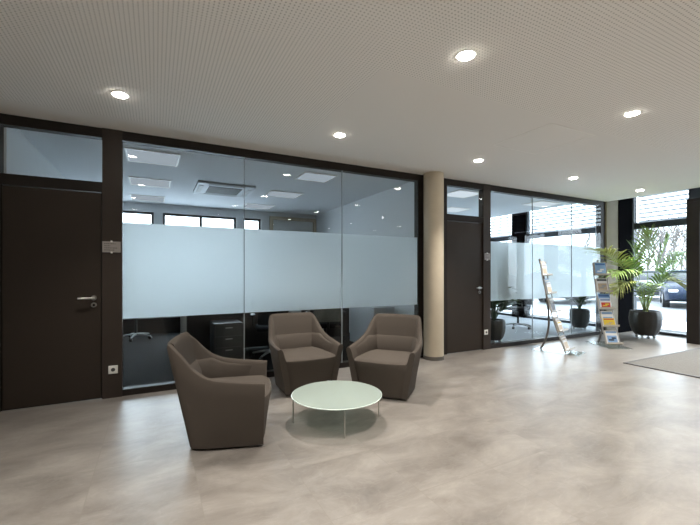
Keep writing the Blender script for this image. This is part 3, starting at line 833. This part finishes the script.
def desk(x, y, w, d, rz, label, mat, grp, panel=True):
    root = tag(empty('desk', (x, y, 0), rz), label, 'desk', grp)
    mbox(-w/2, w/2, -d/2, d/2, .715, .74).build('desktop', M[mat], root, bevel=.003)
    for sx in (-1, 1):
        for sy in (-1, 1):
            mbox(sx*(w/2-.06)-.025, sx*(w/2-.06)+.025, sy*(d/2-.06)-.025, sy*(d/2-.06)+.025, 0, .715).build('leg', M['silver'], root)
    if panel: mbox(-w/2+.1, w/2-.1, -d/2+.14, -d/2+.165, .03, .70).build('modesty_panel', M[mat], root)
    return root
desk(1.45, 6.9, 2.2, .85, 0, 'long dark desk in the left office', 'officedark', 'office desks')
desk(3.25, 7.5, .8, 1.4, 0, 'dark desk standing by the right wall of the left office', 'officedark', 'office desks')
desk(6.2, 6.5, 1.3, .8, R(90), 'dark desk in the right office behind the left plant', 'officedark', 'office desks')
def cabinet(x, y, w, d, h, label, mat, nd=3):
    root = tag(empty('pedestal_cabinet', (x, y, 0)), label, 'cabinet', 'office cabinets')
    mbox(-w/2, w/2, -d/2, d/2, .02, h).build('body', M[mat], root, bevel=.003)
    mbox(-w/2+.02, w/2-.02, -d/2+.02, d/2-.02, 0, .02).build('plinth', M['darkplastic'], root)
    for k in range(nd):
        hh = (h-.06)/nd; z = .04+k*hh
        dr = mbox(-w/2+.01, w/2-.01, -d/2-.016, -d/2-.001, z+.004, z+hh-.004).build('drawer', M[mat], root)
        mbox(-.05, .05, -d/2-.03, -d/2-.016, z+hh*.7, z+hh*.7+.012).build('handle', M['grey'], dr)
cabinet(.98, 6.15, .42, .50, .56, 'low grey drawer cabinet under the dark desk, left of centre', 'officegrey')
cabinet(2.06, 6.20, .18, .50, .70, 'narrow pale cabinet behind the glass, right of the middle armchair', 'officewhite', 2)
cabinet(3.52, 6.0, .42, .9, .72, 'pale cabinet behind glass at the right end of left office', 'officewhite', 2)

# ------------------------------------------------------------------ outdoors
struct(mbox(XF+.06, 60, -30, 60, -.30, -.06).build('floor', M['snow']), 'snow covered ground outside', 'ground')
struct(mbox(-30, XF+.06, YB+.2, 60, -.30, -.06).build('floor', M['snow']), 'snow covered ground behind the building', 'ground')
tag(mbox(XF+.07, XF+1.2, -6, 11, -.06, -.035).build('gravel_strip', M['gravel']), 'strip of grey gravel outside along the windows', 'gravel', kind='stuff')
struct(mbox(13.2, 20.5, -20, 40, -.06, -.045).build('trim_9', M['paving']), 'cleared driveway outside', 'driveway')
def make_car(paint, nm='car'):
    root = empty(nm)
    # body: cross sections along x (length), width y
    b = MB()
    secs = [(-2.15, .40, .62, .66), (-2.10, .28, .78, .80), (-1.75, .22, .88, .86), (-.9, .18, .93, .89), (.9, .18, .92, .89), (1.35, .18, .90, .88), (1.85, .24, .80, .84), (2.12, .30, .66, .74), (2.18, .38, .55, .62)]
    rings = []
    for x, z0, z1, w in secs:
        r = [(-w, z0), (-w*1.02, (z0+z1)/2), (-w*.97, z1-.06), (-w*.88, z1), (0, z1+.03), (w*.88, z1), (w*.97, z1-.06), (w*1.02, (z0+z1)/2), (w, z0), (0, z0)]
        rings.append([b.bm.verts.new((x, y, z)) for y, z in r])
    for a, c in zip(rings, rings[1:]):
        for k in range(len(a)): b.bm.faces.new((a[k], a[(k+1) % len(a)], c[(k+1) % len(a)], c[k]))
    b.bm.faces.new(rings[0]); b.bm.faces.new(list(reversed(rings[-1])))
    b.build('body', paint, root, smooth=True)
    def cab(x0, x1, x2, x3, w0, w1, z0, z1, name, mat, sc=1.):
        g = MB(); v = [g.bm.verts.new(p) for p in ((x0, -w0, z0), (x3, -w0, z0), (x3, w0, z0), (x0, w0, z0), (x1, -w1, z1), (x2, -w1, z1), (x2, w1, z1), (x1, w1, z1))]
        for f in ((0,1,2,3),(4,7,6,5),(0,4,5,1),(1,5,6,2),(2,6,7,3),(3,7,4,0)): g.bm.faces.new([v[i] for i in f])
        return g.build(name, mat, root, bevel=.05, seg=3)
    cab(-1.75, -1.15, .35, 1.15, .82, .63, .88, 1.38, 'cabin_glass', M['carglass'])
    cab(-1.20, -1.12, .30, .42, .66, .60, 1.36, 1.43, 'roof', paint)
    pl = MB()
    for s in (-1, 1):
        for (xa, xb) in ((-1.75, -1.15), (1.15, .35), (-.35, -.35)):
            pl.tube([(xa, s*.825, .89), (xb, s*.64, 1.39)], .035, 6)
    pl.build('roof_pillars', paint, root, smooth=True)
    for sx in (-1.32, 1.32):
        for s in (-1, 1):
            wh = MB().tube([(sx, s*.70, .26), (sx, s*.91, .26)], .315, 24).build('wheel', M['rubber'], root, smooth=True)
            MB().tube([(sx, s*.90, .26), (sx, s*.925, .26)], .20, 16).build('rim', M['silver'], wh, smooth=True)
    for s in (-1, 1):
        MB().box(2.02, 2.17, s*.62-.14, s*.62+.14, .56, .68).build('headlamp', M['lamp'], root, bevel=.03)
        MB().box(-2.16, -2.05, s*.62-.12, s*.62+.12, .58, .72).build('tail_lamp', M['redlamp'], root, bevel=.03)
        MB().box(.75, .90, s*.96-.07, s*.96+.07, .92, 1.065).build('side_mirror', paint, root, bevel=.03)
    return root
GCar = 'cars parked outside'
def car_at(o, px, d, rz, label):
    p = px_at(px, 300, d); o.location = (p.x, p.y, .0); o.rotation_euler.z = R(rz); tag(o, label, 'car', GCar)
cA = make_car(M['carpaint']); car_at(cA, 690, 15.5, 205, 'dark blue car outside behind the palm, nearest the entrance')
cB = make_car(M['carpaint2']); car_at(cB, 648, 19.5, 200, 'silver car outside seen between palm leaves')
cC = make_car(M['carpaint3']); car_at(cC, 575, 17.5, 190, 'black car outside seen below the frosted band')
for cc in (cA, cB, cC): cc.location.z = .0
# snow bank and hedge
def bank(x0, y0, x1, y1, w, h, name, mat, label, cat, seed):
    rnd = random.Random(seed); b = MB(); N = 40; rows = []
    d = Vector((x1-x0, y1-y0, 0)); L = d.length; d.normalize(); nrm = Vector((-d.y, d.x, 0))
    for i in range(N+1):
        c = Vector((x0, y0, 0))+d*L*i/N; hh = h*rnd.uniform(.65, 1.15); row = []
        for k in range(9):
            v = -1+k/4; row.append(b.bm.verts.new(c+nrm*v*w*rnd.uniform(.9, 1.05)+Vector((0, 0, -.08+hh*(1-v*v)*rnd.uniform(.85, 1.1)))))
        rows.append(row)
    for a, c in zip(rows, rows[1:]):
        for k in range(8): b.bm.faces.new((a[k], a[k+1], c[k+1], c[k]))
    for a in (rows[0], rows[-1]): b.bm.faces.new(a)
    for a, c in zip(rows, rows[1:]): b.bm.faces.new((a[0], a[8], c[8], c[0]))
    o = b.build(name, M[mat], None, smooth=True); tag(o, label, cat, kind='stuff' if cat != 'bank' else None); return o
bank(31, -18, 29, 40, 2.2, 1.15, 'snow_bank', 'snow', 'long bank of snow beyond the parked cars', 'bank', 3)
bank(-14, 24, 20, 26, 1.8, 1.6, 'hedge', 'hedge', 'low hedge behind the office building', 'hedge', 5)
# bare trees
def make_tree(seed, h=7.5):
    rnd = random.Random(seed); b = MB()
    def grow(p, d, L, r, lv):
        pts = [p]; q = p.copy(); dd = d.copy(); n = 3
        for i in range(n):
            dd = (dd+Vector((rnd.uniform(-.14, .14), rnd.uniform(-.14, .14), rnd.uniform(-.02, .10)))).normalized()
            q = q+dd*L/n; pts.append(q.copy())
        b.tube(pts, [r*(1-.5*i/n) for i in range(n+1)], 5 if lv < 2 else 3, cap=False)
        if lv >= 4: return
        for k in range(4 if lv < 3 else 3):
            t = rnd.uniform(.35, 1.0) if k else 1.0; s = pts[0].lerp(pts[-1], t) if t < 1 else pts[-1]
            i0 = min(n-1, int(t*n)); s = pts[i0].lerp(pts[i0+1], t*n-i0) if t < 1 else pts[-1]
            a = rnd.uniform(0, 2*PI); sp = rnd.uniform(.35, .75)
            u = dd.orthogonal().normalized(); w = dd.cross(u)
            nd = (dd*math.cos(sp)+(u*math.cos(a)+w*math.sin(a))*math.sin(sp)).normalized()
            grow(s, nd, L*rnd.uniform(.58, .78), max(.010, r*.5), lv+1)
    grow(Vector((0, 0, -.1)), Vector((0, 0, 1)), h*.34, .13, 0)
    root = empty('bare_tree'); b.build('trunk_and_branches', M['bark'], root, recalc=False); return root
protos = [make_tree(11), make_tree(23, 8.2)]
spots = [(634, 31), (641, 37), (647, 30), (654, 35), (661, 30), (667, 38), (673, 31), (680, 36), (687, 31), (697, 36), (560, 32), (585, 36), (610, 33), (500, 38), (532, 34)]
for i, (px, d) in enumerate(spots):
    o = protos[i] if i < 2 else copy_tree(protos[i % 2])
    p = px_at(px, 300, d); o.location = (p.x, p.y, 0); o.rotation_euler.z = i*1.3
    o.scale = (1, 1, 1) if False else (1+.07*(i % 3), 1+.07*(i % 3), 1+.05*(i % 4))
    seen = 'through the tall lobby window' if px > 620 else 'through the right office windows'
    tag(o, 'leafless tree outside, one of several seen '+seen, 'tree', 'bare trees seen '+seen)

# ------------------------------------------------------------------ world, camera
wd = bpy.data.worlds.new('overcast'); scn.world = wd; wd.use_nodes = True
nt = wd.node_tree; bg = nt.nodes['Background']
bg.inputs[0].default_value = (.78, .89, 1.0, 1); bg.inputs[1].default_value = 7.2

cd = bpy.data.cameras.new('camera'); cam = bpy.data.objects.new('camera', cd); COL.objects.link(cam)
cam.location = (0, 0, H_); cam.rotation_euler = (PI/2, 0, -YAW)
cd.sensor_width = 36; cd.lens = 378/700*36; cd.shift_y = (272-262.5)/700; cd.clip_start = .05; cd.clip_end = 300
scn.camera = cam
vs = scn.view_settings
scn.display_settings.display_device = 'sRGB'
vs.view_transform = 'Standard'; vs.look = 'None'; vs.exposure = 0.2; vs.gamma = 1; vs.use_curve_mapping = False
